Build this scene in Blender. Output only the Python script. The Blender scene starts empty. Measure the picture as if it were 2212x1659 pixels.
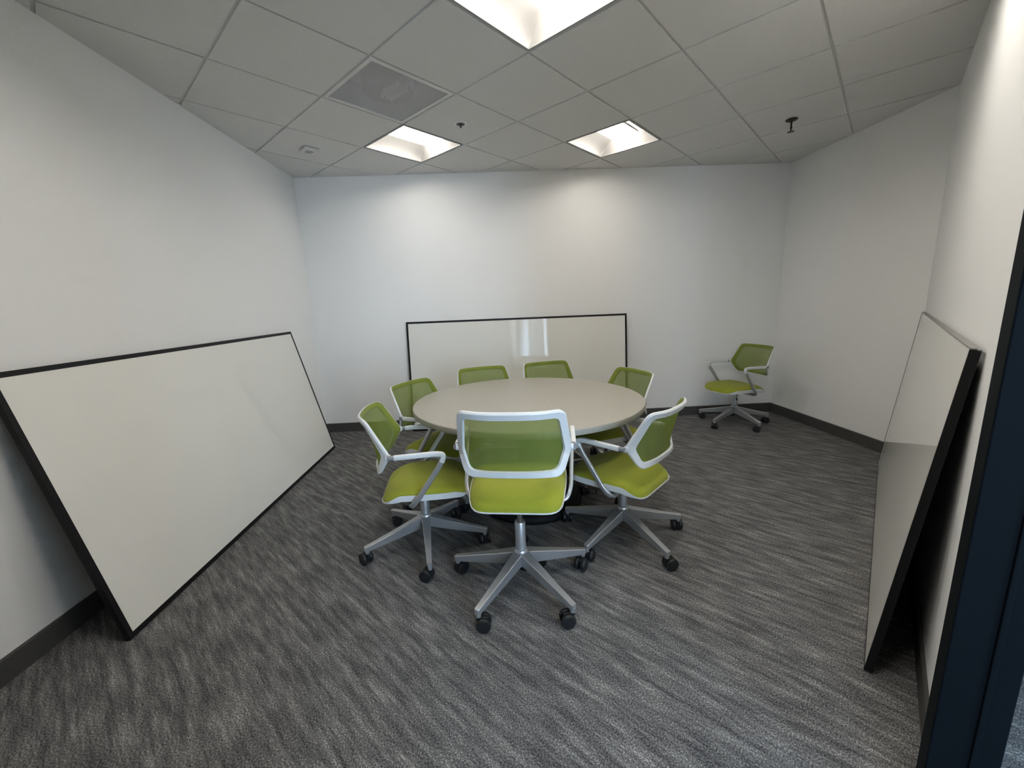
import bpy, bmesh, math, random
from mathutils import Vector, Matrix, Quaternion
random.seed(7)
PI = math.pi
sc = bpy.context.scene
COL = sc.collection

# ------------------------------------------------------------------ measured layout (metres, camera above the origin)
CAMH = 1.377
HC = 2.7188
T = 0.6096
PHI = 0.7472
GO = Vector((0.1764, 2.5489))
U = Vector((-math.cos(PHI), math.sin(PHI)))          # ceiling grid axes
V = Vector((math.sin(PHI), math.cos(PHI)))
LB = Vector((-2.1213, 4.5264)); BR = Vector((3.0893, 4.6829)); RD = Vector((3.1584, 3.1048))
DD = Vector((0.6756, 0.7373)).normalized()           # along the angled wall, away from the camera
ND = Vector((DD.y, -DD.x))                           # outward (corridor side)
JAMB = Vector((1.013, .838)); JAMB = RD + DD * (JAMB - RD).dot(DD)
KAMB = JAMB - DD * 1.30
LN = Vector((-1.921, -1.20))
t_ = (-1.20 - RD.y) / DD.y
FD = RD + DD * t_

# ------------------------------------------------------------------ materials
MATS = {}
def nodes_of(m):
    m.use_nodes = True
    return m.node_tree.nodes, m.node_tree.links
def principled(name, col, rough=0.5, metal=0.0, spec=0.5, coat=0.0, bump=None, var=None, coat_rough=0.05):
    m = bpy.data.materials.new(name); n, l = nodes_of(m); b = n['Principled BSDF']
    b.inputs['Base Color'].default_value = (*col, 1); b.inputs['Roughness'].default_value = rough
    b.inputs['Metallic'].default_value = metal; b.inputs['Specular IOR Level'].default_value = spec
    b.inputs['Coat Weight'].default_value = coat; b.inputs['Coat Roughness'].default_value = coat_rough
    tc = n.new('ShaderNodeTexCoord')
    if var:
        sc_, amt = var
        t = n.new('ShaderNodeTexNoise'); t.inputs['Scale'].default_value = sc_; t.inputs['Detail'].default_value = 3
        l.new(tc.outputs['Object'], t.inputs['Vector'])
        r = n.new('ShaderNodeMapRange'); r.inputs[1].default_value = .25; r.inputs[2].default_value = .75
        r.inputs[3].default_value = 1 - amt; r.inputs[4].default_value = 1 + amt
        l.new(t.outputs['Fac'], r.inputs[0])
        mx = n.new('ShaderNodeVectorMath'); mx.operation = 'SCALE'; mx.inputs[0].default_value = col
        l.new(r.outputs[0], mx.inputs['Scale']); l.new(mx.outputs[0], b.inputs['Base Color'])
    if bump:
        sc_, st = bump
        t = n.new('ShaderNodeTexNoise'); t.inputs['Scale'].default_value = sc_; t.inputs['Detail'].default_value = 2
        l.new(tc.outputs['Object'], t.inputs['Vector'])
        bp = n.new('ShaderNodeBump'); bp.inputs['Strength'].default_value = st; bp.inputs['Distance'].default_value = .002
        l.new(t.outputs['Fac'], bp.inputs['Height']); l.new(bp.outputs[0], b.inputs['Normal'])
    MATS[name] = m
    return m

M_WALL = principled('painted wall', (.83, .825, .805), .75, spec=.2, bump=(160, .12))
M_TILE = principled('ceiling tile', (.70, .695, .675), .9, spec=.1, bump=(220, .35), var=(90, .03))
M_GRID = principled('ceiling grid metal', (.66, .66, .64), .5, spec=.3)
M_BASE = principled('rubber baseboard', (.066, .064, .061), .55, spec=.3, var=(20, .08))
M_DOOR = principled('black door frame', (.0025, .0042, .006), .6, spec=.05)
M_BLACK = principled('black whiteboard frame', (.009, .009, .010), .45, spec=.2)
M_BACK = principled('dark board backing', (.012, .012, .013), .8, spec=.15)
M_ALU = principled('brushed aluminium rail', (.24, .235, .22), .5, metal=.3)
M_BOARD = principled('whiteboard surface', (.74, .73, .68), .05, spec=.38)
M_BOARD2 = principled('satin whiteboard surface', (.74, .73, .68), .04, spec=.10)
M_BOARDW = principled('whiteboard edge', (.8, .79, .76), .4)
M_WHITEP = principled('white plastic', (.64, .66, .67), .38, spec=.4)
M_SILVER = principled('silver painted metal', (.50, .51, .52), .34, metal=.75, spec=.5)
M_STEEL = principled('gas rod steel', (.30, .29, .28), .25, metal=.9)
M_GREYP = principled('grey plastic', (.22, .22, .23), .45)
M_CASTER = principled('black caster plastic', (.010, .011, .012), .42, spec=.4)
M_TBASE = principled('black table base', (.006, .007, .008), .6, spec=.15)
M_FIXT = principled('light fixture enamel', (.86, .84, .80), .5, spec=.3)
M_REFL = principled('light fixture reflector', (.50, .488, .47), .6, spec=.2)
M_FIXR = principled('light fixture rail', (.55, .54, .52), .6, spec=.1)
M_LIP = principled('light fixture lip', (.34, .34, .33), .5, spec=.2)
M_DUCT = principled('duct interior', (.012, .012, .013), .8)
M_DUCTL = principled('damper blade', (.60, .60, .60), .5)
M_SENSOR = principled('white sensor plastic', (.66, .65, .62), .5)
M_SLOT = principled('sensor slot', (.10, .10, .10), .7)
M_CHROME = principled('white sprinkler escutcheon', (.80, .80, .78), .35)
M_BRONZE = principled('dark sprinkler metal', (.05, .045, .04), .4, metal=.7)
M_OUTLET = principled('black floor cover', (.006, .006, .007), .55, spec=.2)

def fabric(name, col, scale):
    m = bpy.data.materials.new(name); n, l = nodes_of(m); b = n['Principled BSDF']
    b.inputs['Roughness'].default_value = .9; b.inputs['Specular IOR Level'].default_value = .15
    b.inputs['Sheen Weight'].default_value = .12; b.inputs['Sheen Roughness'].default_value = .5
    tc = n.new('ShaderNodeTexCoord')
    t = n.new('ShaderNodeTexNoise'); t.inputs['Scale'].default_value = scale; t.inputs['Detail'].default_value = 4
    l.new(tc.outputs['Object'], t.inputs['Vector'])
    r = n.new('ShaderNodeValToRGB'); e = r.color_ramp.elements
    e[0].position = .3; e[0].color = (col[0] * .82, col[1] * .84, col[2] * .8, 1)
    e[1].position = .7; e[1].color = (col[0] * 1.15, col[1] * 1.13, col[2] * 1.2, 1)
    l.new(t.outputs['Fac'], r.inputs[0]); l.new(r.outputs[0], b.inputs['Base Color'])
    bp = n.new('ShaderNodeBump'); bp.inputs['Strength'].default_value = .25; bp.inputs['Distance'].default_value = .001
    l.new(t.outputs['Fac'], bp.inputs['Height']); l.new(bp.outputs[0], b.inputs['Normal'])
    return m
M_SEAT = fabric('lime seat fabric', (.25, .272, .026), 420)
M_BORDER = fabric('lime border fabric', (.165, .20, .032), 420)

def mesh_fabric():
    m = bpy.data.materials.new('green see-through mesh'); n, l = nodes_of(m)
    out = n['Material Output']; n.remove(n['Principled BSDF'])
    tc = n.new('ShaderNodeTexCoord')
    t = n.new('ShaderNodeTexNoise'); t.inputs['Scale'].default_value = 500; t.inputs['Detail'].default_value = 2
    l.new(tc.outputs['Object'], t.inputs['Vector'])
    r = n.new('ShaderNodeValToRGB'); e = r.color_ramp.elements
    e[0].position = .3; e[0].color = (.165, .215, .045, 1); e[1].position = .7; e[1].color = (.215, .27, .066, 1)
    l.new(t.outputs['Fac'], r.inputs[0])
    d = n.new('ShaderNodeBsdfDiffuse'); tr = n.new('ShaderNodeBsdfTranslucent'); tp = n.new('ShaderNodeBsdfTransparent')
    l.new(r.outputs[0], d.inputs[0]); l.new(r.outputs[0], tr.inputs[0])
    tp.inputs[0].default_value = (.92, .97, .78, 1)
    a = n.new('ShaderNodeMixShader'); a.inputs[0].default_value = .28
    l.new(d.outputs[0], a.inputs[1]); l.new(tr.outputs[0], a.inputs[2])
    c = n.new('ShaderNodeMixShader'); c.inputs[0].default_value = .26
    l.new(a.outputs[0], c.inputs[1]); l.new(tp.outputs[0], c.inputs[2]); l.new(c.outputs[0], out.inputs[0])
    return m
M_MESH = mesh_fabric()

def laminate():
    m = bpy.data.materials.new('grey speckled laminate'); n, l = nodes_of(m); b = n['Principled BSDF']
    tc = n.new('ShaderNodeTexCoord')
    t = n.new('ShaderNodeTexNoise'); t.inputs['Scale'].default_value = 160; t.inputs['Detail'].default_value = 5
    l.new(tc.outputs['Object'], t.inputs['Vector'])
    r = n.new('ShaderNodeValToRGB'); e = r.color_ramp.elements
    e[0].position = .32; e[0].color = (.31, .295, .25, 1); e[1].position = .55; e[1].color = (.37, .355, .305, 1)
    l.new(t.outputs['Fac'], r.inputs[0]); l.new(r.outputs[0], b.inputs['Base Color'])
    b.inputs['Roughness'].default_value = .33; b.inputs['Specular IOR Level'].default_value = .4
    return m
M_LAM = laminate()
M_EDGE = principled('table edge band', (.30, .29, .255), .45, var=(120, .06))

def carpet():
    m = bpy.data.materials.new('streaked grey carpet'); n, l = nodes_of(m); b = n['Principled BSDF']
    b.inputs['Roughness'].default_value = 1.0; b.inputs['Specular IOR Level'].default_value = .05
    tc = n.new('ShaderNodeTexCoord')
    def mp(rot, scl, src=None):
        q = n.new('ShaderNodeMapping'); q.inputs['Rotation'].default_value = (0, 0, rot)
        l.new(tc.outputs['Object'], q.inputs['Vector'])
        k = n.new('ShaderNodeMapping'); k.inputs['Scale'].default_value = scl
        l.new(q.outputs[0], k.inputs['Vector']); return k
    def noise(vec, scale, det, rough=.5):
        t = n.new('ShaderNodeTexNoise'); t.inputs['Scale'].default_value = scale; t.inputs['Detail'].default_value = det
        t.inputs['Roughness'].default_value = rough
        l.new(vec.outputs[0], t.inputs['Vector']); return t
    def rng(src, a, bb, c, d):
        k = n.new('ShaderNodeMapRange'); k.inputs[1].default_value = a; k.inputs[2].default_value = bb
        k.inputs[3].default_value = c; k.inputs[4].default_value = d; l.new(src, k.inputs[0]); return k
    def math_(op, a, bb):
        k = n.new('ShaderNodeMath'); k.operation = op
        for i, s in ((0, a), (1, bb)):
            if isinstance(s, (int, float)): k.inputs[i].default_value = s
            else: l.new(s, k.inputs[i])
        return k
    rot = PHI
    s1 = noise(mp(rot, (5.5, 31, 1)), 1.0, 4, .62)        # streaks, about 30 cm by 4 cm
    s2 = noise(mp(rot, (2.0, 70, 1)), 1.0, 2)             # finer ribs
    pile = noise(mp(rot, (1.2, 1, 1)), 170, 3, .75)       # tufts
    a = rng(s1.outputs['Fac'], .37, .69, .0, 1.0)
    c = rng(s2.outputs['Fac'], .3, .7, -.20, .20)
    st = math_('ADD', a.outputs[0], c.outputs[0])
    p = rng(pile.outputs['Fac'], .36, .64, -1.0, 1.0)
    tot = math_('ADD', st.outputs[0], p.outputs[0])
    r = n.new('ShaderNodeValToRGB'); e = r.color_ramp.elements
    e[0].position = 0; e[0].color = (.022, .022, .024, 1); e[1].position = 1; e[1].color = (.46, .45, .43, 1)
    k = e.new(.35); k.color = (.088, .088, .090, 1)
    k = e.new(.7); k.color = (.195, .193, .188, 1)
    nrm = rng(tot.outputs[0], -.85, 1.85, 0, 1)
    l.new(nrm.outputs[0], r.inputs[0]); l.new(r.outputs[0], b.inputs['Base Color'])
    bp = n.new('ShaderNodeBump'); bp.inputs['Strength'].default_value = .35; bp.inputs['Distance'].default_value = .003
    l.new(pile.outputs['Fac'], bp.inputs['Height']); l.new(bp.outputs[0], b.inputs['Normal'])
    return m
M_CARPET = carpet()

def perforated():
    m = bpy.data.materials.new('perforated grille sheet'); n, l = nodes_of(m); b = n['Principled BSDF']; out = n['Material Output']
    b.inputs['Base Color'].default_value = (.52, .525, .53, 1); b.inputs['Roughness'].default_value = .5
    tc = n.new('ShaderNodeTexCoord')
    v = n.new('ShaderNodeTexVoronoi'); v.inputs['Scale'].default_value = 170; v.inputs['Randomness'].default_value = 0
    l.new(tc.outputs['Object'], v.inputs['Vector'])
    c = n.new('ShaderNodeMath'); c.operation = 'LESS_THAN'; c.inputs[1].default_value = .43; l.new(v.outputs['Distance'], c.inputs[0])
    tp = n.new('ShaderNodeBsdfTransparent'); mx = n.new('ShaderNodeMixShader')
    l.new(c.outputs[0], mx.inputs[0]); l.new(b.outputs[0], mx.inputs[1]); l.new(tp.outputs[0], mx.inputs[2]); l.new(mx.outputs[0], out.inputs[0])
    return m
M_PERF = perforated()

def emit(name, col, s):
    m = bpy.data.materials.new(name); n, l = nodes_of(m); b = n['Principled BSDF']
    b.inputs['Base Color'].default_value = (.9, .9, .88, 1)
    b.inputs['Emission Color'].default_value = (*col, 1); b.inputs['Emission Strength'].default_value = s
    return m
M_LENS = emit('lit diffuser', (1.0, .945, .87), 9.5)
M_LENS2 = emit('brightly lit diffuser', (1.0, .945, .87), 13.5)

def glass():
    m = bpy.data.materials.new('window glass'); n, l = nodes_of(m); out = n['Material Output']; n.remove(n['Principled BSDF'])
    g = n.new('ShaderNodeBsdfGlossy'); g.inputs['Roughness'].default_value = .02; tp = n.new('ShaderNodeBsdfTransparent')
    fr = n.new('ShaderNodeFresnel'); fr.inputs[0].default_value = 1.45
    mx = n.new('ShaderNodeMixShader'); l.new(fr.outputs[0], mx.inputs[0]); l.new(tp.outputs[0], mx.inputs[1]); l.new(g.outputs[0], mx.inputs[2])
    l.new(mx.outputs[0], out.inputs[0]); return m
M_GLASS = glass()

# ------------------------------------------------------------------ mesh helpers
def finish(bm, name, mats, smooth=False, angle=35):
    bmesh.ops.recalc_face_normals(bm, faces=bm.faces[:])
    me = bpy.data.meshes.new(name); bm.to_mesh(me); bm.free()
    for m in (mats if isinstance(mats, (list, tuple)) else [mats]): me.materials.append(m)
    if smooth:
        me.polygons.foreach_set('use_smooth', [True] * len(me.polygons))
        me.set_sharp_from_angle(angle=math.radians(angle))
    return me
def link(name, me, parent=None, loc=(0, 0, 0), rot=None):
    o = bpy.data.objects.new(name, me); COL.objects.link(o)
    if parent: o.parent = parent
    o.location = loc
    if rot is not None: o.rotation_euler = rot
    return o
def thing(name, label, cat, loc=(0, 0, 0), rotz=0, group=None):
    o = bpy.data.objects.new(name, None); COL.objects.link(o); o.empty_display_size = .1
    o.location = loc; o.rotation_euler = (0, 0, rotz)
    o['label'] = label; o['category'] = cat
    if group: o['group'] = group
    return o
def struct(name, me, **k):
    o = link(name, me, **k); o['kind'] = 'structure'; return o
def box(bm, x0, x1, y0, y1, z0, z1, mat=0, bevel=0.0, mtx=None, seg=2):
    vs = [bm.verts.new((x, y, z)) for z in (z0, z1) for y in (y0, y1) for x in (x0, x1)]
    F = [(0, 2, 3, 1), (4, 5, 7, 6), (0, 1, 5, 4), (2, 6, 7, 3), (0, 4, 6, 2), (1, 3, 7, 5)]
    fs = [bm.faces.new([vs[i] for i in f]) for f in F]
    for f in fs: f.material_index = mat
    if bevel > 0:
        es = list({e for f in fs for e in f.edges})
        r = bmesh.ops.bevel(bm, geom=es, offset=bevel, segments=seg, affect='EDGES', profile=.5)
        vs = list({v for f in r['faces'] for v in f.verts} | {v for v in vs if v.is_valid})
        for f in r['faces']: f.material_index = mat
    if mtx is not None: bmesh.ops.transform(bm, matrix=mtx, verts=[v for v in vs if v.is_valid])
    return vs
def prism(bm, pts, z0, z1, mat=0):
    n = len(pts); a = [bm.verts.new((p[0], p[1], z0)) for p in pts]; b = [bm.verts.new((p[0], p[1], z1)) for p in pts]
    fs = [bm.faces.new(a[::-1]), bm.faces.new(b)]
    for i in range(n): fs.append(bm.faces.new((a[i], a[(i + 1) % n], b[(i + 1) % n], b[i])))
    for f in fs: f.material_index = mat
    return fs
def lathe(bm, prof, seg=32, mtx=None, mat=0, cap=True):
    rings = []
    for r, z in prof:
        rings.append([bm.verts.new((r * math.cos(2 * PI * i / seg), r * math.sin(2 * PI * i / seg), z)) for i in range(seg)])
    fs = []
    for a, b in zip(rings, rings[1:]):
        for i in range(seg): fs.append(bm.faces.new((a[i], a[(i + 1) % seg], b[(i + 1) % seg], b[i])))
    if cap: fs.append(bm.faces.new(rings[0][::-1])); fs.append(bm.faces.new(rings[-1]))
    for f in fs: f.material_index = mat
    if mtx is not None: bmesh.ops.transform(bm, matrix=mtx, verts=[v for r in rings for v in r])
def fillet(pts, rad, n=7):
    pts = [Vector(p) for p in pts]; out = [pts[0]]
    for i in range(1, len(pts) - 1):
        p = pts[i]; a = pts[i - 1] - p; b = pts[i + 1] - p
        r = min(rad if not isinstance(rad, (list, tuple)) else rad[i - 1], a.length * .49, b.length * .49)
        A = p + a.normalized() * r; B = p + b.normalized() * r
        for k in range(n + 1):
            t = k / n; out.append((1 - t) ** 2 * A + 2 * t * (1 - t) * p + t * t * B)
    out.append(pts[-1]); return out
def sweep(bm, path, wid, hgt, side, seg=12, taper=None, mat=0, ex=.55):
    """superellipse profile along a path; 'side' is the direction of the width axis"""
    n = len(path); rings = []
    for i, p in enumerate(path):
        d = (path[min(i + 1, n - 1)] - path[max(i - 1, 0)]).normalized()
        s = Vector(side); s = (s - d * s.dot(d)).normalized(); q = d.cross(s)
        k = taper(i / (n - 1)) if taper else 1
        ring = []
        for j in range(seg):
            a = 2 * PI * j / seg; c, si = math.cos(a), math.sin(a)
            ring.append(bm.verts.new(p + s * (wid * .5 * k * math.copysign(abs(c) ** ex, c)) + q * (hgt * .5 * k * math.copysign(abs(si) ** ex, si))))
        rings.append(ring)
    for a, b in zip(rings, rings[1:]):
        for j in range(seg): bm.faces.new((a[j], a[(j + 1) % seg], b[(j + 1) % seg], b[j])).material_index = mat
    bm.faces.new(rings[0][::-1]).material_index = mat; bm.faces.new(rings[-1]).material_index = mat

# ------------------------------------------------------------------ room shell
def wall_slab(name, a, b, out, z0=0, z1=HC + .30, th=.12, ext=(0, 0), mat=M_WALL):
    d = (b - a).normalized(); a = a - d * ext[0]; b = b + d * ext[1]
    bm = bmesh.new(); prism(bm, [a, b, b + out * th, a + out * th], z0, z1)
    return struct(name, finish(bm, name, mat))
def outward(a, b, inside):
    d = (b - a).normalized(); n = Vector((d.y, -d.x))
    return n if (inside - a).dot(n) < 0 else -n
CEN = Vector((.3, 2.6))
nL, nB, nR, nF = (outward(a, b, CEN) for a, b in ((LN, LB), (LB, BR), (BR, RD), (LN, FD)))
wall_slab('wall_left', LN, LB, nL, ext=(.12, .12))
wall_slab('wall_back', LB, BR, nB, ext=(0, .12))
wall_slab('wall_right', BR, RD, nR, ext=(0, .05))
wall_slab('wall_front', LN, FD, nF, ext=(0, .05))
# angled wall with the door opening
bm = bmesh.new()
OUT = ND * .054
prism(bm, [JAMB, RD + DD * .02, RD + DD * .02 + OUT, JAMB + OUT], 0, HC + .30)
prism(bm, [FD, KAMB, KAMB + OUT, FD + OUT], 0, HC + .30)
prism(bm, [KAMB, JAMB, JAMB + OUT, KAMB + OUT], 2.45, HC + .30)
struct('wall_angled', finish(bm, 'wall_angled', M_WALL))

# floor: room and corridor
bm = bmesh.new(); prism(bm, [(-3.2, -6.5), (8.5, -6.5), (8.5, 6.0), (-3.2, 6.0)], -.1, 0)
struct('floor', finish(bm, 'floor', M_CARPET))

# baseboards
def baseboard(name, a, b, out, th=.011, h=.1016):
    inn = -out; d = (b - a).normalized()
    bm = bmesh.new()
    pa, pb = a + out * .0005, b + out * .0005
    q = [(0, 0), (th, 0), (th, h - .006), (th - .004, h), (0, h)]
    A = [bm.verts.new((*(pa + inn * x), z)) for x, z in q]; B = [bm.verts.new((*(pb + inn * x), z)) for x, z in q]
    n = len(q); bm.faces.new(A); bm.faces.new(B[::-1])
    for i in range(n): bm.faces.new((A[i], A[(i + 1) % n], B[(i + 1) % n], B[i]))
    struct(name, finish(bm, name, M_BASE))
baseboard('baseboard_left', LN, LB, nL)
baseboard('baseboard_back', LB - nB * 0 + (BR - LB).normalized() * .011, BR - (BR - LB).normalized() * .011, nB)
baseboard('baseboard_right', BR, RD, nR)
baseboard('baseboard_angled', RD - DD * .012, JAMB + DD * .0, ND)

# black door frame: jambs and head, wrapping the wall end
def door_frame():
    bm = bmesh.new()
    Q = Matrix(((DD.x, ND.x, 0, 0), (DD.y, ND.y, 0, 0), (0, 0, 1, 0), (0, 0, 0, 1)))
    for p, s in ((JAMB, 1), (KAMB, -1)):
        M = Matrix.Translation((p.x, p.y, 0)) @ Q
        a, b = (-.10, -.0005) if s > 0 else (.0005, .10)
        box(bm, a, b, -.050, .056, 0, 2.449, bevel=.003, mtx=M)
        a, b = (-.106, -.0995) if s > 0 else (.0995, .106)
        box(bm, a, b, .012, .022, 0, 2.34, bevel=.002, mtx=M)      # gasket strip
    M = Matrix.Translation((KAMB.x, KAMB.y, 0)) @ Q
    box(bm, .1005, 1.30 - .1005, -.050, .056, 2.349, 2.449, bevel=.003, mtx=M)
    return finish(bm, 'door_1', M_DOOR)
struct('door_1', door_frame())

# corridor beyond the door: far wall with tall windows, ceiling, end walls
C0 = JAMB + DD * .25 + ND * 2.9
def cp(s, o): p = C0 + DD * s + ND * o; return p
WIN = [(-4.1, -3.55), (-3.0, -1.5)]                      # tall windows in the outer corridor wall
bm = bmesh.new()
edges = [-5.2] + [x for w_ in WIN for x in w_] + [3.6]
for s0, s1 in zip(edges[0::2], edges[1::2]): prism(bm, [cp(s0, 0), cp(s1, 0), cp(s1, .12), cp(s0, .12)], 0, HC + .3)
for s0, s1 in WIN:
    prism(bm, [cp(s0, 0), cp(s1, 0), cp(s1, .12), cp(s0, .12)], 0, .30)
    prism(bm, [cp(s0, 0), cp(s1, 0), cp(s1, .12), cp(s0, .12)], 2.6, HC + .3)
prism(bm, [cp(3.6, -2.80), cp(3.6, .12), cp(3.72, .12), cp(3.72, -2.80)], 0, HC + .3)
# end wall with a wide window
EW = (-2.4, -.35)
for o0, o1 in ((-3.0, EW[0]), (EW[1], .12)): prism(bm, [cp(-5.2, o0), cp(-5.2, o1), cp(-5.32, o1), cp(-5.32, o0)], 0, HC + .3)
for z0, z1 in ((0, .30), (2.6, HC + .3)): prism(bm, [cp(-5.2, EW[0]), cp(-5.2, EW[1]), cp(-5.32, EW[1]), cp(-5.32, EW[0])], z0, z1)
struct('wall_corridor', finish(bm, 'wall_corridor', M_WALL))
bm = bmesh.new(); prism(bm, [cp(-5.2, -2.84), cp(3.6, -2.84), cp(3.6, .0), cp(-5.2, .0)], HC, HC + .1)
struct('ceiling_corridor', finish(bm, 'ceiling_corridor', M_TILE))
def window(name, M, w0, w1, n):
    bm = bmesh.new(); gl = bmesh.new()
    for i in range(n + 1):
        c = w0 + (w1 - w0) * i / n
        box(bm, c - .025 if i else c, c + .025 if i < n else c, .03, .09, .30, 2.6, mtx=M)
    for z in (.30, 2.56): box(bm, w0, w1, .035, .085, z, z + .04, mtx=M)
    box(gl, w0 + .02, w1 - .02, .058, .064, .32, 2.58, mtx=M)
    o = struct(name, finish(bm, name, M_DOOR))
    k = link('window_glass', finish(gl, 'window_glass', M_GLASS), parent=o); k['kind'] = 'structure'
    # sky portal just outside the glass
    pl = bpy.data.lights.new('window_daylight', 'AREA'); pl.shape = 'RECTANGLE'; pl.size = w1 - w0; pl.size_y = 2.3; pl.cycles.is_portal = True
    po = bpy.data.objects.new('window_daylight', pl); COL.objects.link(po)
    X, Y = M.col[0].xyz, M.col[1].xyz; P = M @ Vector(((w0 + w1) / 2, .15, 1.45))
    Z3 = Y; Y3 = Z3.cross(X)
    po.matrix_world = Matrix(((X.x, Y3.x, Z3.x, P.x), (X.y, Y3.y, Z3.y, P.y), (X.z, Y3.z, Z3.z, P.z), (0, 0, 0, 1)))
Qc = Matrix(((DD.x, ND.x, 0, C0.x), (DD.y, ND.y, 0, C0.y), (0, 0, 1, 0), (0, 0, 0, 1)))
window('window_1', Qc, *WIN[0], 1)
window('window_2', Qc, *WIN[1], 2)
E0 = cp(-5.2, 0)
window('window_3', Matrix(((ND.x, -DD.x, 0, E0.x), (ND.y, -DD.y, 0, E0.y), (0, 0, 1, 0), (0, 0, 0, 1))), *EW, 2)

# ------------------------------------------------------------------ ceiling: lay-in tiles on a T-bar grid, clipped to the room
CELLS = {(2, 0): 'light', (0, 2): 'light', (-1, -1): 'light', (-3, 0): 'light', (-3, -2): 'light', (-1, -3): 'light', (1, -1): 'vent'}
ROOM = [LN, LB, BR, RD, FD]
def g(i, j): p = GO + U * (T * i) + V * (T * j); return p
bm = bmesh.new()
GAP = .0075
for i in range(-9, 9):
    for j in range(-9, 9):
        if (i, j) in CELLS: continue
        e = GAP / T
        q = [g(i + e, j + e), g(i + 1 - e, j + e), g(i + 1 - e, j + 1 - e), g(i + e, j + 1 - e)]
        a = [bm.verts.new((p.x, p.y, HC)) for p in q]; b = [bm.verts.new((p.x, p.y, HC + .02)) for p in q]
        bm.faces.new(a).material_index = 0
        for k in range(4): bm.faces.new((a[k], a[(k + 1) % 4], b[(k + 1) % 4], b[k])).material_index = 0
def strip(p0, p1, n, w, z):
    vs = [bm.verts.new((*(p0 + n * w), z)), bm.verts.new((*(p1 + n * w), z)), bm.verts.new((*(p1 - n * w), z)), bm.verts.new((*(p0 - n * w), z))]
    bm.faces.new(vs).material_index = 1
for k in range(-9, 10):
    strip(g(k, -9), g(k, 9), U, .012, HC + .0075)
    strip(g(-9, k), g(9, k), V, .012, HC + .0080)
inside = sum(ROOM, Vector((0, 0))) / len(ROOM)
for k in range(len(ROOM)):
    a, b = ROOM[k], ROOM[(k + 1) % len(ROOM)]; o = outward(a, b, inside)
    c = a + o * .004
    bmesh.ops.bisect_plane(bm, geom=bm.verts[:] + bm.edges[:] + bm.faces[:], plane_co=(*c, 0), plane_no=(*o, 0), clear_outer=True)
# wall angle trim round the ceiling edge
for k in range(len(ROOM)):
    a, b = ROOM[k], ROOM[(k + 1) % len(ROOM)]; o = outward(a, b, inside)
    A = a - o * .018; B = b - o * .018
    vs = [bm.verts.new((*p, HC + .0070)) for p in (a, b, B, A)]
    bm.faces.new(vs).material_index = 1
# unseen deck above the grid, added to block sky light
o4 = [Vector((-2.3, -1.4)), Vector((-2.3, 4.75)), Vector((3.3, 4.85)), Vector((3.35, 3.0)), Vector((-.6, -1.4))]
vs = [bm.verts.new((*p, HC + .28)) for p in o4]; bm.faces.new(vs).material_index = 0
me = bpy.data.meshes.new('ceiling'); bm.to_mesh(me); bm.free(); me.materials.append(M_TILE); me.materials.append(M_GRID)
struct('ceiling', me)

# ------------------------------------------------------------------ recessed square ceiling lights
ANG_V = math.atan2(V.y, V.x)
def make_light_meshes():
    h = T / 2 - .010
    zt = .105
    # housing: frame lip, end plates, top
    bm = bmesh.new()
    for s in (-1, 1):
        box(bm, -h, h, s * h - (.012 if s > 0 else 0), s * h + (.012 if s < 0 else 0), -.002, .006)
        box(bm, s * h - (.012 if s > 0 else 0), s * h + (.012 if s < 0 else 0), -h + .012, h - .012, -.002, .006)
        box(bm, s * h - (.004 if s > 0 else 0), s * h + (.004 if s < 0 else 0), -h, h, .006, zt + .01)
        box(bm, -h, h, s * h - (.004 if s > 0 else 0), s * h + (.004 if s < 0 else 0), .006, zt + .01)
    box(bm, -h, h, -h, h, zt + .006, zt + .012)
    for f in bm.faces:
        if f.calc_center_median().z < .0061: f.material_index = 1
    housing = finish(bm, 'housing', [M_FIXT, M_LIP])
    # concave reflector, one curved sheet each side
    refl = []
    for s in (-1, 1):
        bm = bmesh.new(); prev = None
        for k in range(13):
            a = k / 12 * PI / 2
            y = s * (.112 + (h - .006 - .112) * math.cos(a)); z = .004 + (zt - .004) * math.sin(a)
            r = [bm.verts.new((x, y, z)) for x in (-h + .005, h - .005)]
            if prev: bm.faces.new((prev[0], prev[1], r[1], r[0]))
            prev = r
        # sloping end plates of the reflector
        for e in (-1, 1):
            pts = [bm.verts.new((e * (h - .006), s * (h - .006), .004)), bm.verts.new((e * (h - .006), s * .112, .004)),
                   bm.verts.new((e * (h - .075), s * .112, zt)), bm.verts.new((e * (h - .055), s * .16, zt - .012)), bm.verts.new((e * (h - .03), s * .23, zt * .62))]
            bm.faces.new(pts)
        refl.append(finish(bm, 'reflector', M_REFL, True, 60))
    # hanging curved diffuser basket
    bm = bmesh.new(); L = .272; w = .112; rings = []; er = .075
    xs = [-L + er * (1 - math.cos(PI / 2 * k / 8)) for k in range(9)]
    xs = xs + [0] + [-x for x in xs[::-1]]
    for k in range(21):
        a = PI * k / 20; ring = []
        for x in xs:
            q = max(0, (abs(x) - (L - er)) / er); d = max(0, 1 - q * q) ** .5
            ring.append(bm.verts.new((x, w * math.cos(a), zt - .004 - .046 * d * math.sin(a) ** .7)))
        rings.append(ring)
    for a, b in zip(rings, rings[1:]):
        for q in range(len(xs) - 1): bm.faces.new((a[q], a[q + 1], b[q + 1], b[q]))
    lens = finish(bm, 'diffuser', M_LENS, True, 50)
    lens2 = lens.copy(); lens2.materials[0] = M_LENS2
    bm = bmesh.new()
    for s in (-1, 1): box(bm, -L + .035, L - .035, s * .1135 - .0012, s * .1135 + .0012, zt - .010, zt + .002, bevel=.0004)
    rail = finish(bm, 'basket_rail', M_FIXR)
    return housing, refl, (lens, lens2), rail
HOUS, REFL, LENS, RAIL = make_light_meshes()
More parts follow.
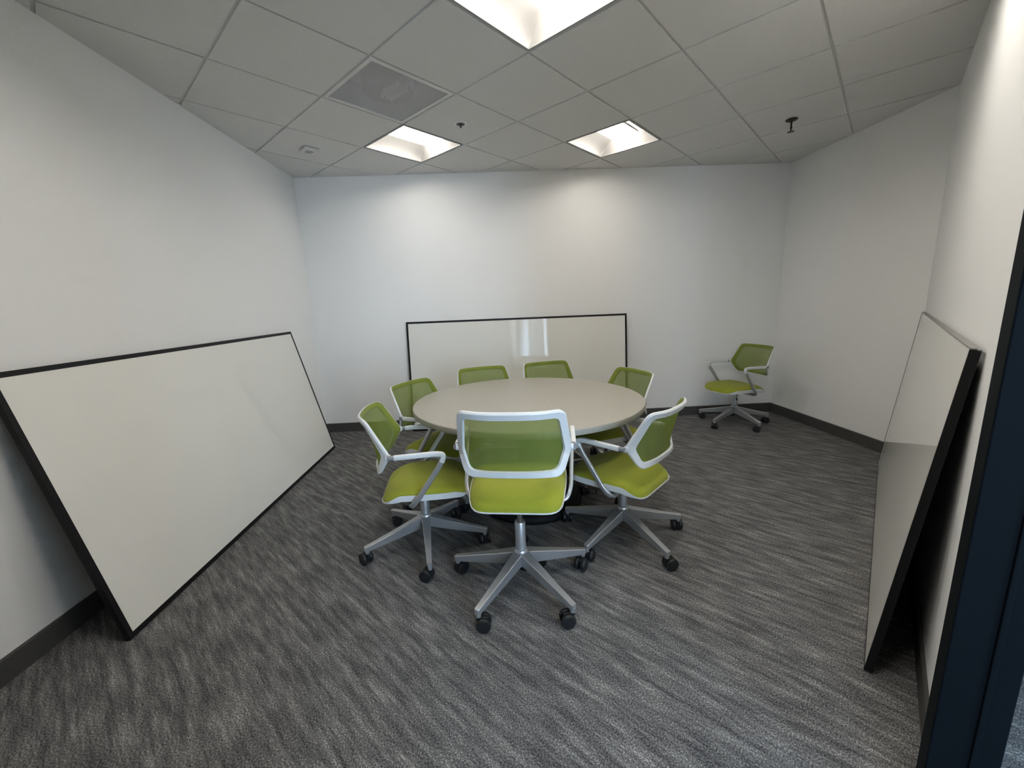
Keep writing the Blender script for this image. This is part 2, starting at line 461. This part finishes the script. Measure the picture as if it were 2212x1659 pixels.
def place_light(cell, label):
    c = g(cell[0] + .5, cell[1] + .5)
    t = thing('recessed_ceiling_light', label, 'ceiling light', (c.x, c.y, HC + .002), ANG_V, 'square recessed ceiling lights')
    link('housing', HOUS, t)
    for r in REFL: link('reflector', r, t)
    link('diffuser', LENS[0 if cell in ((2, 0), (0, 2)) else 1], t); link('basket_rail', RAIL, t)
place_light((-1, -1), 'big lit square ceiling light cut off by the top edge of the picture')
place_light((2, 0), 'lit square ceiling light touching the corner of the grey perforated vent')
place_light((0, 2), 'lit square ceiling light farthest right, away from the vent, near the back wall')

place_light((-3, 0), 'added unseen ceiling light by the angled wall, just above the top edge of the picture')  # out of view, added to brighten the right wall and corner
place_light((-3, -2), 'added unseen square ceiling light above the doorway in the angled wall')  # extra fixture out of view, added to raise the room's brightness
place_light((-1, -3), 'added unseen square ceiling light overhead between the camera and the left whiteboard')  # unseen fixture added as fill for the front of the room

# ------------------------------------------------------------------ perforated return vent
c = g(1.5, -.5)
t = thing('ceiling_vent', 'grey perforated square air vent set in the ceiling grid', 'vent', (c.x, c.y, HC + .002), ANG_V)
h = T / 2 - .009
bm = bmesh.new()
for s in (-1, 1):
    box(bm, -h, h, s * h - (.024 if s > 0 else 0), s * h + (.024 if s < 0 else 0), -.003, .006)
    box(bm, s * h - (.024 if s > 0 else 0), s * h + (.024 if s < 0 else 0), -h + .024, h - .024, -.003, .006)
link('vent_frame', finish(bm, 'vent_frame', M_SENSOR), t)
bm = bmesh.new(); hi = h - .024
vs = [bm.verts.new((x, y, .002)) for x, y in ((-hi, -hi), (hi, -hi), (hi, hi), (-hi, hi))]; bm.faces.new(vs)
link('perforated_sheet', finish(bm, 'perforated_sheet', M_PERF), t)
bm = bmesh.new()
for s in (-1, 1):
    box(bm, -h, h, s * h - .002, s * h + .002, .007, .16); box(bm, s * h - .002, s * h + .002, -h, h, .007, .16)
box(bm, -h, h, -h, h, .16, .165)
link('duct_box', finish(bm, 'duct_box', M_GREYP), t)
bm = bmesh.new(); lathe(bm, [(.165, .02), (.165, .155), (.158, .155), (.158, .02)], 32, cap=False)
bm2 = bm
dk = link('duct_collar', finish(bm2, 'duct_collar', M_DUCT), t)
bm = bmesh.new(); lathe(bm, [(.157, .12), (.157, .125)], 32); link('duct_mouth', finish(bm, 'duct_mouth', M_DUCT), t)
bm = bmesh.new()
for k, y in enumerate((-.075, -.045, -.012)): box(bm, -.10, .10, y - .005, y + .005, .02, .05, mtx=Matrix.Rotation(PI / 2, 4, 'Z'))
box(bm, .01, .09, .0, .08, .05, .06)
link('damper_blade', finish(bm, 'damper_blade', M_DUCTL), t)

# ------------------------------------------------------------------ sprinklers and sensor
t = thing('fire_sprinkler', 'recessed fire sprinkler in a white ring in the ceiling', 'sprinkler', (-.2886, 3.4087, HC))
bm = bmesh.new(); lathe(bm, [(.031, -.0004), (.046, -.0004), (.047, -.003), (.041, -.006), (.033, -.0045)], 32, cap=False)
link('escutcheon', finish(bm, 'escutcheon', M_CHROME, True), t)
bm = bmesh.new(); lathe(bm, [(.0325, -.0012), (.0325, -.0024), (.012, -.0030)], 32)
link('sprinkler_cup', finish(bm, 'sprinkler_cup', M_BRONZE, True), t)
bm = bmesh.new(); lathe(bm, [(.010, -.0032), (.007, -.018), (.004, -.024)], 16); lathe(bm, [(.0095, -.0245), (.0095, -.0265)], 16)
link('sprinkler_head', finish(bm, 'sprinkler_head', M_BRONZE, True), t)

t = thing('fire_sprinkler', 'dark pendent fire sprinkler hanging low on a stem from the right part of ceiling', 'sprinkler', (2.324, 3.568, HC))
bm = bmesh.new(); lathe(bm, [(.042, 0), (.044, -.004), (.034, -.012), (.015, -.016)], 28)
link('escutcheon', finish(bm, 'escutcheon', M_BRONZE, True), t)
bm = bmesh.new(); lathe(bm, [(.007, -.0165), (.007, -.055), (.009, -.057), (.009, -.066), (.006, -.070), (.004, -.088)], 16)
link('sprinkler_stem', finish(bm, 'sprinkler_stem', M_BRONZE, True), t)
bm = bmesh.new(); lathe(bm, [(.024, -.0885), (.025, -.091), (.006, -.0925)], 20)
link('deflector', finish(bm, 'deflector', M_BRONZE, True), t)

t = thing('ceiling_sensor', 'small square white sensor with slots on the ceiling near the left wall', 'sensor', (-1.612, 3.784, HC), ANG_V)
bm = bmesh.new(); box(bm, -.062, .062, -.062, .062, -.024, 0, bevel=.008)
link('sensor_body', finish(bm, 'sensor_body', M_SENSOR, True), t)
bm = bmesh.new()
for y in (-.02, .012): box(bm, -.032, .022, y - .005, y + .005, -.0255, -.0242)
link('sensor_slot', finish(bm, 'sensor_slot', M_SLOT), t)

# ------------------------------------------------------------------ leaning whiteboards
def whiteboard(label, bx, by, ang, lean, side, L, H, th, lip, frame_mat, alu_top=False, panel_mat=M_BOARD):
    """bottom front corner at (bx,by,0); length along ang; leans towards 'side' (+1 left of the length axis)"""
    t = thing('whiteboard', label, 'whiteboard', (bx, by, 0), 0, 'whiteboards leaning on the walls')
    e = Vector((math.cos(ang), math.sin(ang), 0)); n = Vector((-e.y, e.x, 0)) * side
    up = Vector((0, 0, math.cos(lean))) + n * math.sin(lean); bk = n * math.cos(lean) - Vector((0, 0, math.sin(lean)))
    M = Matrix((( e.x, up.x, bk.x, 0), (e.y, up.y, bk.y, 0), (e.z, up.z, bk.z, th * math.sin(lean)), (0, 0, 0, 1)))   # local x length, y height, z depth
    lx = lip
    bm = bmesh.new()
    rails = [(0, L, 0, lx)] + ([] if alu_top else [(0, L, H - lx, H)]) + [(0, lx, lx, H - lx), (L - lx, L, lx, H - lx)]
    for x0, x1, y0, y1 in rails: box(bm, x0, x1, y0, y1, 0, th, bevel=.0012)
    bmesh.ops.transform(bm, matrix=M, verts=bm.verts[:]); link('frame', finish(bm, 'frame', frame_mat), t)
    if alu_top:
        bm = bmesh.new(); box(bm, 0, L, H - lx, H, 0, th * .62, bevel=.0012); box(bm, 0, L, H - lx - .004, H - .004, th * .62, th)
        bmesh.ops.transform(bm, matrix=M, verts=bm.verts[:]); link('top_rail', finish(bm, 'top_rail', M_ALU), t)
    bm = bmesh.new(); box(bm, lx, L - lx, lx, H - lx, .0015, .006)
    bmesh.ops.transform(bm, matrix=M, verts=bm.verts[:]); link('writing_surface', finish(bm, 'writing_surface', panel_mat), t)
    bm = bmesh.new(); box(bm, lx, L - lx, lx, H - lx, .0061, th - .003)
    bmesh.ops.transform(bm, matrix=M, verts=bm.verts[:]); link('backing', finish(bm, 'backing', M_BACK), t)
    return t
whiteboard('large black-framed whiteboard leaning on the left wall, cut off by the left picture edge', -1.6877, 1.5383, math.radians(92.55), math.radians(13.3), 1, 2.438, 1.219, .026, .023, M_BLACK)
whiteboard('black-framed whiteboard leaning on the back wall behind the round table', -1.1033, 4.4187, .0193, .0930, 1, 2.438, 1.219, .022, .021, M_BLACK)
whiteboard('whiteboard with grey top rail leaning on the angled right wall by the black door frame', 1.2624, 1.2616, .8249, .0996, -1, 2.50, 1.20, .025, .005, M_BLACK, True, M_BOARD2)

# ------------------------------------------------------------------ round table
TX, TY = .12, 2.70
t = thing('round_table', 'round grey table on a black pedestal in the middle of the room', 'table', (TX, TY, 0))
R_ = .762
bm = bmesh.new(); lathe(bm, [(R_ - .004, .7392), (R_ - .004, .7400)], 128)
link('tabletop', finish(bm, 'tabletop', M_LAM, True, 30), t)
bm = bmesh.new(); lathe(bm, [(R_ - .035, .7055), (R_ - .006, .7058), (R_ - .0015, .7075), (R_, .711), (R_, .7365), (R_ - .001, .7384), (R_ - .0035, .7392)], 128)
link('edge_band', finish(bm, 'edge_band', M_EDGE, True, 40), t)
bm = bmesh.new(); lathe(bm, [(.0, .7015), (.26, .7015), (.26, .7054), (.0, .7054)], 48, cap=False)
link('support_plate', finish(bm, 'support_plate', M_TBASE), t)
bm = bmesh.new(); lathe(bm, [(.0765, .10), (.0765, .66), (.10, .69), (.16, .7014)], 48)
link('column', finish(bm, 'column', M_TBASE, True), t)
bm = bmesh.new(); lathe(bm, [(.348, 0), (.357, .006), (.360, .02), (.357, .040), (.335, .058), (.25, .080), (.14, .096), (.0765, .0998)], 72)
link('base', finish(bm, 'base', M_TBASE, True, 50), t)

# round floor cover
bm = bmesh.new(); lathe(bm, [(.088, 0), (.088, .004), (.080, .009), (.0, .010)], 40, cap=False)
o = link('floor_outlet_cover', finish(bm, 'floor_outlet_cover', M_OUTLET, True), None, (.076, 1.985, 0))
o['label'] = 'round black cover on the carpet under the nearest chair'; o['category'] = 'floor outlet'

# ------------------------------------------------------------------ green mesh office chair (front = +Y)
def lerp(tab, z):
    if z <= tab[0][0]: return tab[0][1]
    for (a, va), (b, vb) in zip(tab, tab[1:]):
        if z <= b: return va + (vb - va) * (z - a) / (b - a)
    return tab[-1][1]
ZP = .645
B_W = [(.536, .206), (ZP, .243), (.838, .214)]
B_YC = [(.536, -.214), (.58, -.227), (ZP, -.240), (.72, -.258), (.838, -.291)]
B_YE = [(.536, -.190), (ZP - .02, -.137), (ZP, -.128), (ZP + .02, -.137), (.838, -.236)]
def back_pt(x, z, off=0.0):
    """point of the wrapped back surface; off>0 moves towards the sitter"""
    w = lerp(B_W, z); u = min(abs(x) / w, 1.15)
    yc, ye = lerp(B_YC, z), lerp(B_YE, z)
    y = yc + (ye - yc) * u ** 3.0
    slope = (ye - yc) * 3.0 * u ** 2.0 / w * (1 if x > 0 else -1)
    n = Vector((-slope, 1, .25)).normalized()
    return Vector((x, y, z)) + n * off
def round_poly(pts, rads, n=6):
    out = []; m = len(pts)
    for i in range(m):
        p = Vector(pts[i]); a = Vector(pts[i - 1]) - p; b = Vector(pts[(i + 1) % m]) - p
        r = min(rads[i], a.length * .48, b.length * .48)
        A = p + a.normalized() * r; B = p + b.normalized() * r
        for k in range(n + 1):
            t = k / n; out.append((1 - t) ** 2 * A + 2 * t * (1 - t) * p + t * t * B)
        # subdivide the straight run to the next corner
        q = Vector(pts[(i + 1) % m]); r2 = min(rads[(i + 1) % m], b.length * .48, (Vector(pts[(i + 2) % m]) - q).length * .48)
        C = q - b.normalized() * r2
        for k in range(1, 8): out.append(B.lerp(C, k / 8))
    return out
def inset(poly, d):
    """offset a closed 2D polygon inwards by d (counter-clockwise points)"""
    m = len(poly); out = []
    for i in range(m):
        e = poly[(i + 1) % m] - poly[i - 1]
        if e.length < 1e-9: e = poly[(i + 2) % m] - poly[i - 2]
        e.normalize(); out.append(poly[i] + Vector((-e.y, e.x)) * d)
    return out
def hexo(sx, dz0=0, dz1=0):
    return None
HEX = [(-.204, .536), (.204, .536), (.243, ZP), (.214, .838), (-.214, .838), (-.243, ZP)]
HEXR = [.035, .035, .022, .032, .032, .022]
OUTL = round_poly(HEX, HEXR)
def shrink(pts, d):
    m = len(pts); out = []
    P = [Vector(p) for p in pts]
    for i in range(m):
        a = (P[i] - P[i - 1]).normalized(); b = (P[(i + 1) % m] - P[i]).normalized()
        na = Vector((-a.y, a.x)); nb = Vector((-b.y, b.x)); k = (na + nb); k = k / max(k.length_squared / 2, .2)
        out.append(P[i] + k * d)
    return out
INNH = shrink(HEX, .031); INN = round_poly(INNH, [.026, .026, .016, .022, .022, .016])
EDGH = shrink(HEX, .0015); EDG = round_poly(EDGH, HEXR)
MIDH = shrink(HEX, .027); MID = round_poly(MIDH, [.026, .026, .016, .022, .022, .016])

def loft(bm, rings, closed=True):
    V_ = [[bm.verts.new(p) for p in r] for r in rings]; n = len(V_[0])
    for a, b in zip(V_, V_[1:]):
        for i in range(n): bm.faces.new((a[i], a[(i + 1) % n], b[(i + 1) % n], b[i]))
    return V_
def chair_meshes():
    D = {}
    # white back frame: closed ring section
    bm = bmesh.new()
    o0 = [back_pt(p.x, p.y, .0035) for p in OUTL]; o1 = [back_pt(p.x, p.y, -.006) for p in OUTL]
    i0 = [back_pt(p.x, p.y, .002) for p in INN]; i1 = [back_pt(p.x, p.y, -.010) for p in INN]
    om = [back_pt(p.x, p.y, -.012) for p in round_poly(shrink(HEX, .006), HEXR)]
    loft(bm, [i0, o0, o1, om, i1, i0])
    bmesh.ops.remove_doubles(bm, verts=bm.verts[:], dist=1e-6)
    # pivot bosses
    for s in (-1, 1):
        pc = back_pt(s * .240, ZP, -.006)
        lathe(bm, [(.0145, -.008), (.0145, .008)], 16, mtx=Matrix.Translation(pc) @ Matrix.Rotation(PI / 2, 4, 'Y'))
    D['backrest_frame'] = finish(bm, 'backrest_frame', M_WHITEP, True, 40)
    # fabric border in front of the frame
    bm = bmesh.new()
    e0 = [back_pt(p.x, p.y, .0045) for p in EDG]; e1 = [back_pt(p.x, p.y, .0075) for p in round_poly(shrink(HEX, .005), HEXR)]
    e2 = [back_pt(p.x, p.y, .0066) for p in MID]; e3 = [back_pt(p.x, p.y, .0045) for p in MID]
    loft(bm, [e0, e1, e2, e3, e0]); bmesh.ops.remove_doubles(bm, verts=bm.verts[:], dist=1e-6)
    D['backrest_border'] = finish(bm, 'backrest_border', M_BORDER, True, 50)
    # see-through mesh panel: rows between left and right edge
    bm = bmesh.new(); z0, z1 = .536 + .028, .838 - .028; NZ, NX = 26, 26; prev = None
    poly = round_poly(shrink(HEX, .026), [.026, .026, .016, .022, .022, .016])
    def halfw(z):
        best = 0
        m = len(poly)
        for i in range(m):
            a, b = poly[i], poly[(i + 1) % m]
            if (a.y - z) * (b.y - z) <= 0 and abs(a.y - b.y) > 1e-9:
                x = a.x + (b.x - a.x) * (z - a.y) / (b.y - a.y); best = max(best, abs(x))
        return best
    ys = [p.y for p in poly]; z0, z1 = min(ys) + 1e-4, max(ys) - 1e-4
    for k in range(NZ + 1):
        z = z0 + (z1 - z0) * (.5 - .5 * math.cos(PI * k / NZ)); w = halfw(z)
        row = [bm.verts.new(back_pt(w * (2 * i / NX - 1), z, .006)) for i in range(NX + 1)]
        if prev:
            for i in range(NX): bm.faces.new((prev[i], prev[i + 1], row[i + 1], row[i]))
        prev = row
    D['backrest_mesh'] = finish(bm, 'backrest_mesh', M_MESH, True, 180)
    # seat outline (plan), CCW
    sp = [(-.200, -.205), (.200, -.205), (.226, .02), (.226, .215), (.10, .285), (-.10, .285), (-.226, .215), (-.226, .02)]
    so = round_poly(sp, [.085, .085, .10, .075, .10, .10, .075, .10], 7)
    cy = .035
    def sm(a, b, x):
        t = max(0, min(1, (x - a) / (b - a))); return t * t * (3 - 2 * t)
    def rim(p):
        return .415 - .044 * sm(-.09, -.20, p.y) - .034 * sm(.175, .262, p.y)
    def top(p):
        return .449 - .020 * sm(-.05, -.205, p.y) ** 1.3 - .018 * sm(.10, .285, p.y) - .006 * (1 - min(1, (p.x / .2) ** 2)) * 0
    c = Vector((0, cy))
    bm = bmesh.new(); rings = []
    for s in (1.0, .995, .985, .965, .93, .88, .80, .68, .5, .3, .12):
        f = (1 - s ** 7) ** .5 if s < 1 else 0
        r = []
        for p in so:
            q = c + (p - c) * s; zr = rim(p)
            r.append(Vector((q.x, q.y, zr + (top(q) - zr) * min(1, f))))
        rings.append(r)
    vv = loft(bm, rings); bm.faces.new(vv[-1])
    bl = loft(bm, [rings[0], [Vector((c.x + (p.x - c.x) * .9, c.y + (p.y - c.y) * .9, rim(p) - .001)) for p in so]])
    bmesh.ops.remove_doubles(bm, verts=bm.verts[:], dist=1e-6)
    D['seat_cushion'] = finish(bm, 'seat_cushion', M_SEAT, True, 60)
    # white shell under it: thin visible rim at front and rear, deep band on the sides
    bm = bmesh.new(); rings = []
    def deep(p): return .007 + .025 * (1 - sm(-.10, -.19, p.y)) * (1 - sm(.185, .26, p.y))
    for s, k in ((1.0, 'r'), (1.016, 'r2'), (1.018, 'm'), (1.004, 'b'), (.93, 'u'), (.6, 'f'), (.1, 'f')):
        r = []
        for p in so:
            q = c + (p - c) * s; zr = rim(p)
            z = {'r': zr + .0005, 'r2': zr + .002, 'm': zr - .004, 'b': zr - deep(p), 'u': min(zr - deep(p) - .004, .378), 'f': .366}[k]
            r.append(Vector((q.x, q.y, z)))
        rings.append(r)
    vv = loft(bm, rings); bm.faces.new(vv[-1])
    D['seat_shell'] = finish(bm, 'seat_shell', M_WHITEP, True, 50)
    # mechanism and height lever
    bm = bmesh.new(); box(bm, -.075, .075, -.085, .085, .335, .3655, bevel=.012)
    lathe(bm, [(.033, .318), (.036, .336)], 24)
    D['seat_mechanism'] = finish(bm, 'seat_mechanism', M_GREYP, True, 40)
    bm = bmesh.new(); sweep(bm, fillet([(-.05, .05, .350), (-.11, .085, .352), (-.125, .095, .325), (-.127, .097, .315)], .015), .006, .005, (0, 0, 1), 8)
    sweep(bm, [Vector((-.127, .097, .316)), Vector((-.129, .099, .292))], .018, .008, (1, 0, 0), 10)
    D['height_lever'] = finish(bm, 'height_lever', M_CASTER, True, 40)
    # arms
    for s, nm in ((1, 'R'), (-1, 'L')):
        tube = fillet([(s * .258, .105, .643), (s * .260, .137, .636), (s * .258, .118, .585), (s * .247, -.012, .398), (s * .225, -.050, .352), (s * .07, -.040, .350)], [.012, .03, .045, .04], 6)
        bm = bmesh.new(); sweep(bm, tube, .019, .028, (1, 0, 0), 16, ex=.55)
        # (width axis across the chair)
        D['arm' + nm] = finish(bm, 'arm', M_SILVER, True, 45)
        pad = fillet([(s * .256, -.105, .643), (s * .259, .10, .648), (s * .261, .142, .642), (s * .259, .128, .602)], [.03, .028], 7)
        bm = bmesh.new(); sweep(bm, pad, .022, .0255, (1, 0, 0), 20, ex=.38)
        D['pad' + nm] = finish(bm, 'arm_pad', M_WHITEP, True, 45)
        bm = bmesh.new(); sweep(bm, [Vector((s * .257, -.136, .643)), Vector((s * .256, -.1055, .643))], .020, .026, (1, 0, 0), 12, ex=.8)
        D['piv' + nm] = finish(bm, 'arm_pivot', M_GREYP, True, 45)
    # base: hub with sleeve, legs, casters
    bm = bmesh.new(); lathe(bm, [(.026, .110), (.031, .118), (.033, .16), (.035, .192), (.030, .200), (.0265, .2015), (.0258, .338), (.024, .342), (.016, .342)], 32)
    D['hub'] = finish(bm, 'base_hub', M_SILVER, True, 40)
    def rod(z1):
        bm = bmesh.new(); lathe(bm, [(.0135, .3425), (.0135, z1)], 20); return finish(bm, 'gas_lift', M_STEEL, True, 40)
    D['rod'] = rod
    bm = bmesh.new(); N = 12; rings = []
    for k in range(N + 1):
        t = k / N; r = .012 + (.350 - .012) * t
        zt = .193 - .086 * (t ** .92); ht = .066 - .036 * t
        wt = .054 - .027 * min(1, t * 1.1) ** .8; wb = wt * .86
        rings.append([Vector((r, wb / 2, zt - ht)), Vector((r, wt / 2, zt - .0028)), Vector((r, wt / 2 - .0028, zt)), Vector((r, -wt / 2 + .0028, zt)), Vector((r, -wt / 2, zt - .0028)), Vector((r, -wb / 2, zt - ht))])
    # rounded tip
    tip = [Vector((.357, p.y * .72, p.z - .001 if i not in (0, 5) else p.z + .003)) for i, p in enumerate(rings[-1])]
    rings.append(tip)
    vv = loft(bm, rings); bm.faces.new(vv[0][::-1]); bm.faces.new(vv[-1])
    lathe(bm, [(.0115, .064), (.0125, .084)], 16, mtx=Matrix.Translation((.343, 0, 0)))
    D['leg'] = finish(bm, 'leg', M_SILVER, True, 32)
    # twin-wheel caster, stem on the local z axis, trailing towards -x
    bm = bmesh.new()
    for s in (-1, 1):
        Mx = Matrix.Translation((-.021, s * .0185, .0325)) @ Matrix.Rotation(PI / 2, 4, 'X')
        lathe(bm, [(.018, -.0112), (.0245, -.0112), (.0250, -.0100), (.0300, -.0095), (.0325, -.0065), (.0325, .0065), (.0300, .0095), (.0250, .0100), (.0245, .0112), (.018, .0112)], 32, mtx=Mx)
    box(bm, -.040, .011, -.0070, .0070, .016, .062, bevel=.004)
    lathe(bm, [(.0085, .045), (.0085, .0638)], 14)
    D['caster'] = finish(bm, 'caster', M_CASTER, True, 40)
    return D
CH = chair_meshes()
ROD_LOW, ROD_HIGH = CH['rod'](.36), CH['rod'](.46)
GRP = 'green mesh swivel chairs'
def chair(label, x, y, yaw, base, dz=0.0, sw=()):
    t = thing('office_chair', label, 'chair', (x, y, 0), math.radians(yaw), GRP)
    up = (0, 0, dz)
    link('seat_cushion', CH['seat_cushion'], t, up)
    link('seat_shell', CH['seat_shell'], t, up)
    link('backrest_frame', CH['backrest_frame'], t, up)
    link('backrest_border', CH['backrest_border'], t, up)
    link('backrest_mesh', CH['backrest_mesh'], t, up)
    link('seat_mechanism', CH['seat_mechanism'], t, up)
    link('height_lever', CH['height_lever'], t, up)
    for k in 'RL':
        a = link('arm', CH['arm' + k], t, up)
        link('arm_pad', CH['pad' + k], a); link('arm_pivot', CH['piv' + k], a)
    link('base_hub', CH['hub'], t)
    link('gas_lift', ROD_HIGH if dz > .05 else ROD_LOW, t)
    for i in range(5):
        a = math.radians(base + 72 * i - yaw)
        l = link('leg', CH['leg'], t, (0, 0, 0), (0, 0, a))
        w = sw[i] if i < len(sw) else random.uniform(-180, 180)
        link('caster', CH['caster'], l, (.343, 0, 0), (0, 0, math.radians(w)))
    return t
chair('green mesh chair nearest the camera, seen from behind, seat raised on its gas rod', .025, 1.808, -6.3, 19.1, .126, (35, 60, 65, -55, 60))
chair('green mesh chair at the right of the table with its back turned to us', .633, 2.19, 46.9, 6.1, 0, (-100, 150, 120, 12, -100))
chair('green mesh chair at left front of the table, side-on, facing right', -.517, 2.195, -82.5, 66.9, 0, (20, 60, 110, 60, -60))
chair('green mesh chair tucked in at the table\'s far left, behind the side-on chair', -.509, 2.832, 242.5, 16.0, 0, (40, 20, 100, 60, 30))
chair('green mesh chair behind the table, the left one of two against the back-wall whiteboard', -.155, 3.295, 199.5, 34.0, 0, (20, 30, 40, 50, 100))
chair('green mesh chair behind the table, the right one of two against the back-wall whiteboard', .411, 3.457, 197.9, 13.3, 0, (70, 30, 40, 50, 60))
chair('green mesh chair behind the table\'s right edge, overlapping the back whiteboard\'s right frame', .735, 2.985, 111.3, 15.0, 0, (30, 40, 50, 60, 50))
chair('lone green mesh chair standing in the far right corner, away from the table', 2.424, 4.267, 103.2, 66.5, 0, (20, 30, 30, 40, 20))

# ------------------------------------------------------------------ daylight and camera
w = bpy.data.worlds.new('World'); sc.world = w; w.use_nodes = True
bg = w.node_tree.nodes['Background']; bg.inputs[0].default_value = (.57, .77, 1.0, 1); bg.inputs[1].default_value = 10.0

cam = bpy.data.cameras.new('Camera'); co = bpy.data.objects.new('Camera', cam); COL.objects.link(co); sc.camera = co
F_PX, PITCH, ROLL = 882.029, .1954, -.0399
cam.sensor_fit = 'HORIZONTAL'; cam.sensor_width = 36; cam.lens = F_PX / 2212 * 36; cam.shift_x = 6.0443 / 2212; cam.clip_start = .02
cpi, spi, cr, sr = math.cos(PITCH), math.sin(PITCH), math.cos(ROLL), math.sin(ROLL)
fw = Vector((0, cpi, -spi)); up0 = Vector((0, spi, cpi)); r0 = Vector((1, 0, 0))
rt = r0 * cr + up0 * sr; up = up0 * cr - r0 * sr; bk = -fw
co.matrix_world = Matrix(((rt.x, up.x, bk.x, 0), (rt.y, up.y, bk.y, 0), (rt.z, up.z, bk.z, CAMH), (0, 0, 0, 1)))

vs = sc.view_settings
vs.view_transform = 'Standard'; vs.look = 'None'; vs.gamma = 1.0; vs.use_curve_mapping = False; vs.exposure = 1.12
sc.cycles.use_denoising = True
sc.cycles.use_adaptive_sampling = True
sc.cycles.adaptive_threshold = 0.10
sc.cycles.adaptive_min_samples = 20
sc.cycles.caustics_reflective = False
sc.cycles.caustics_refractive = False
sc.cycles.glossy_bounces = 3
sc.cycles.sample_clamp_indirect = 6.0
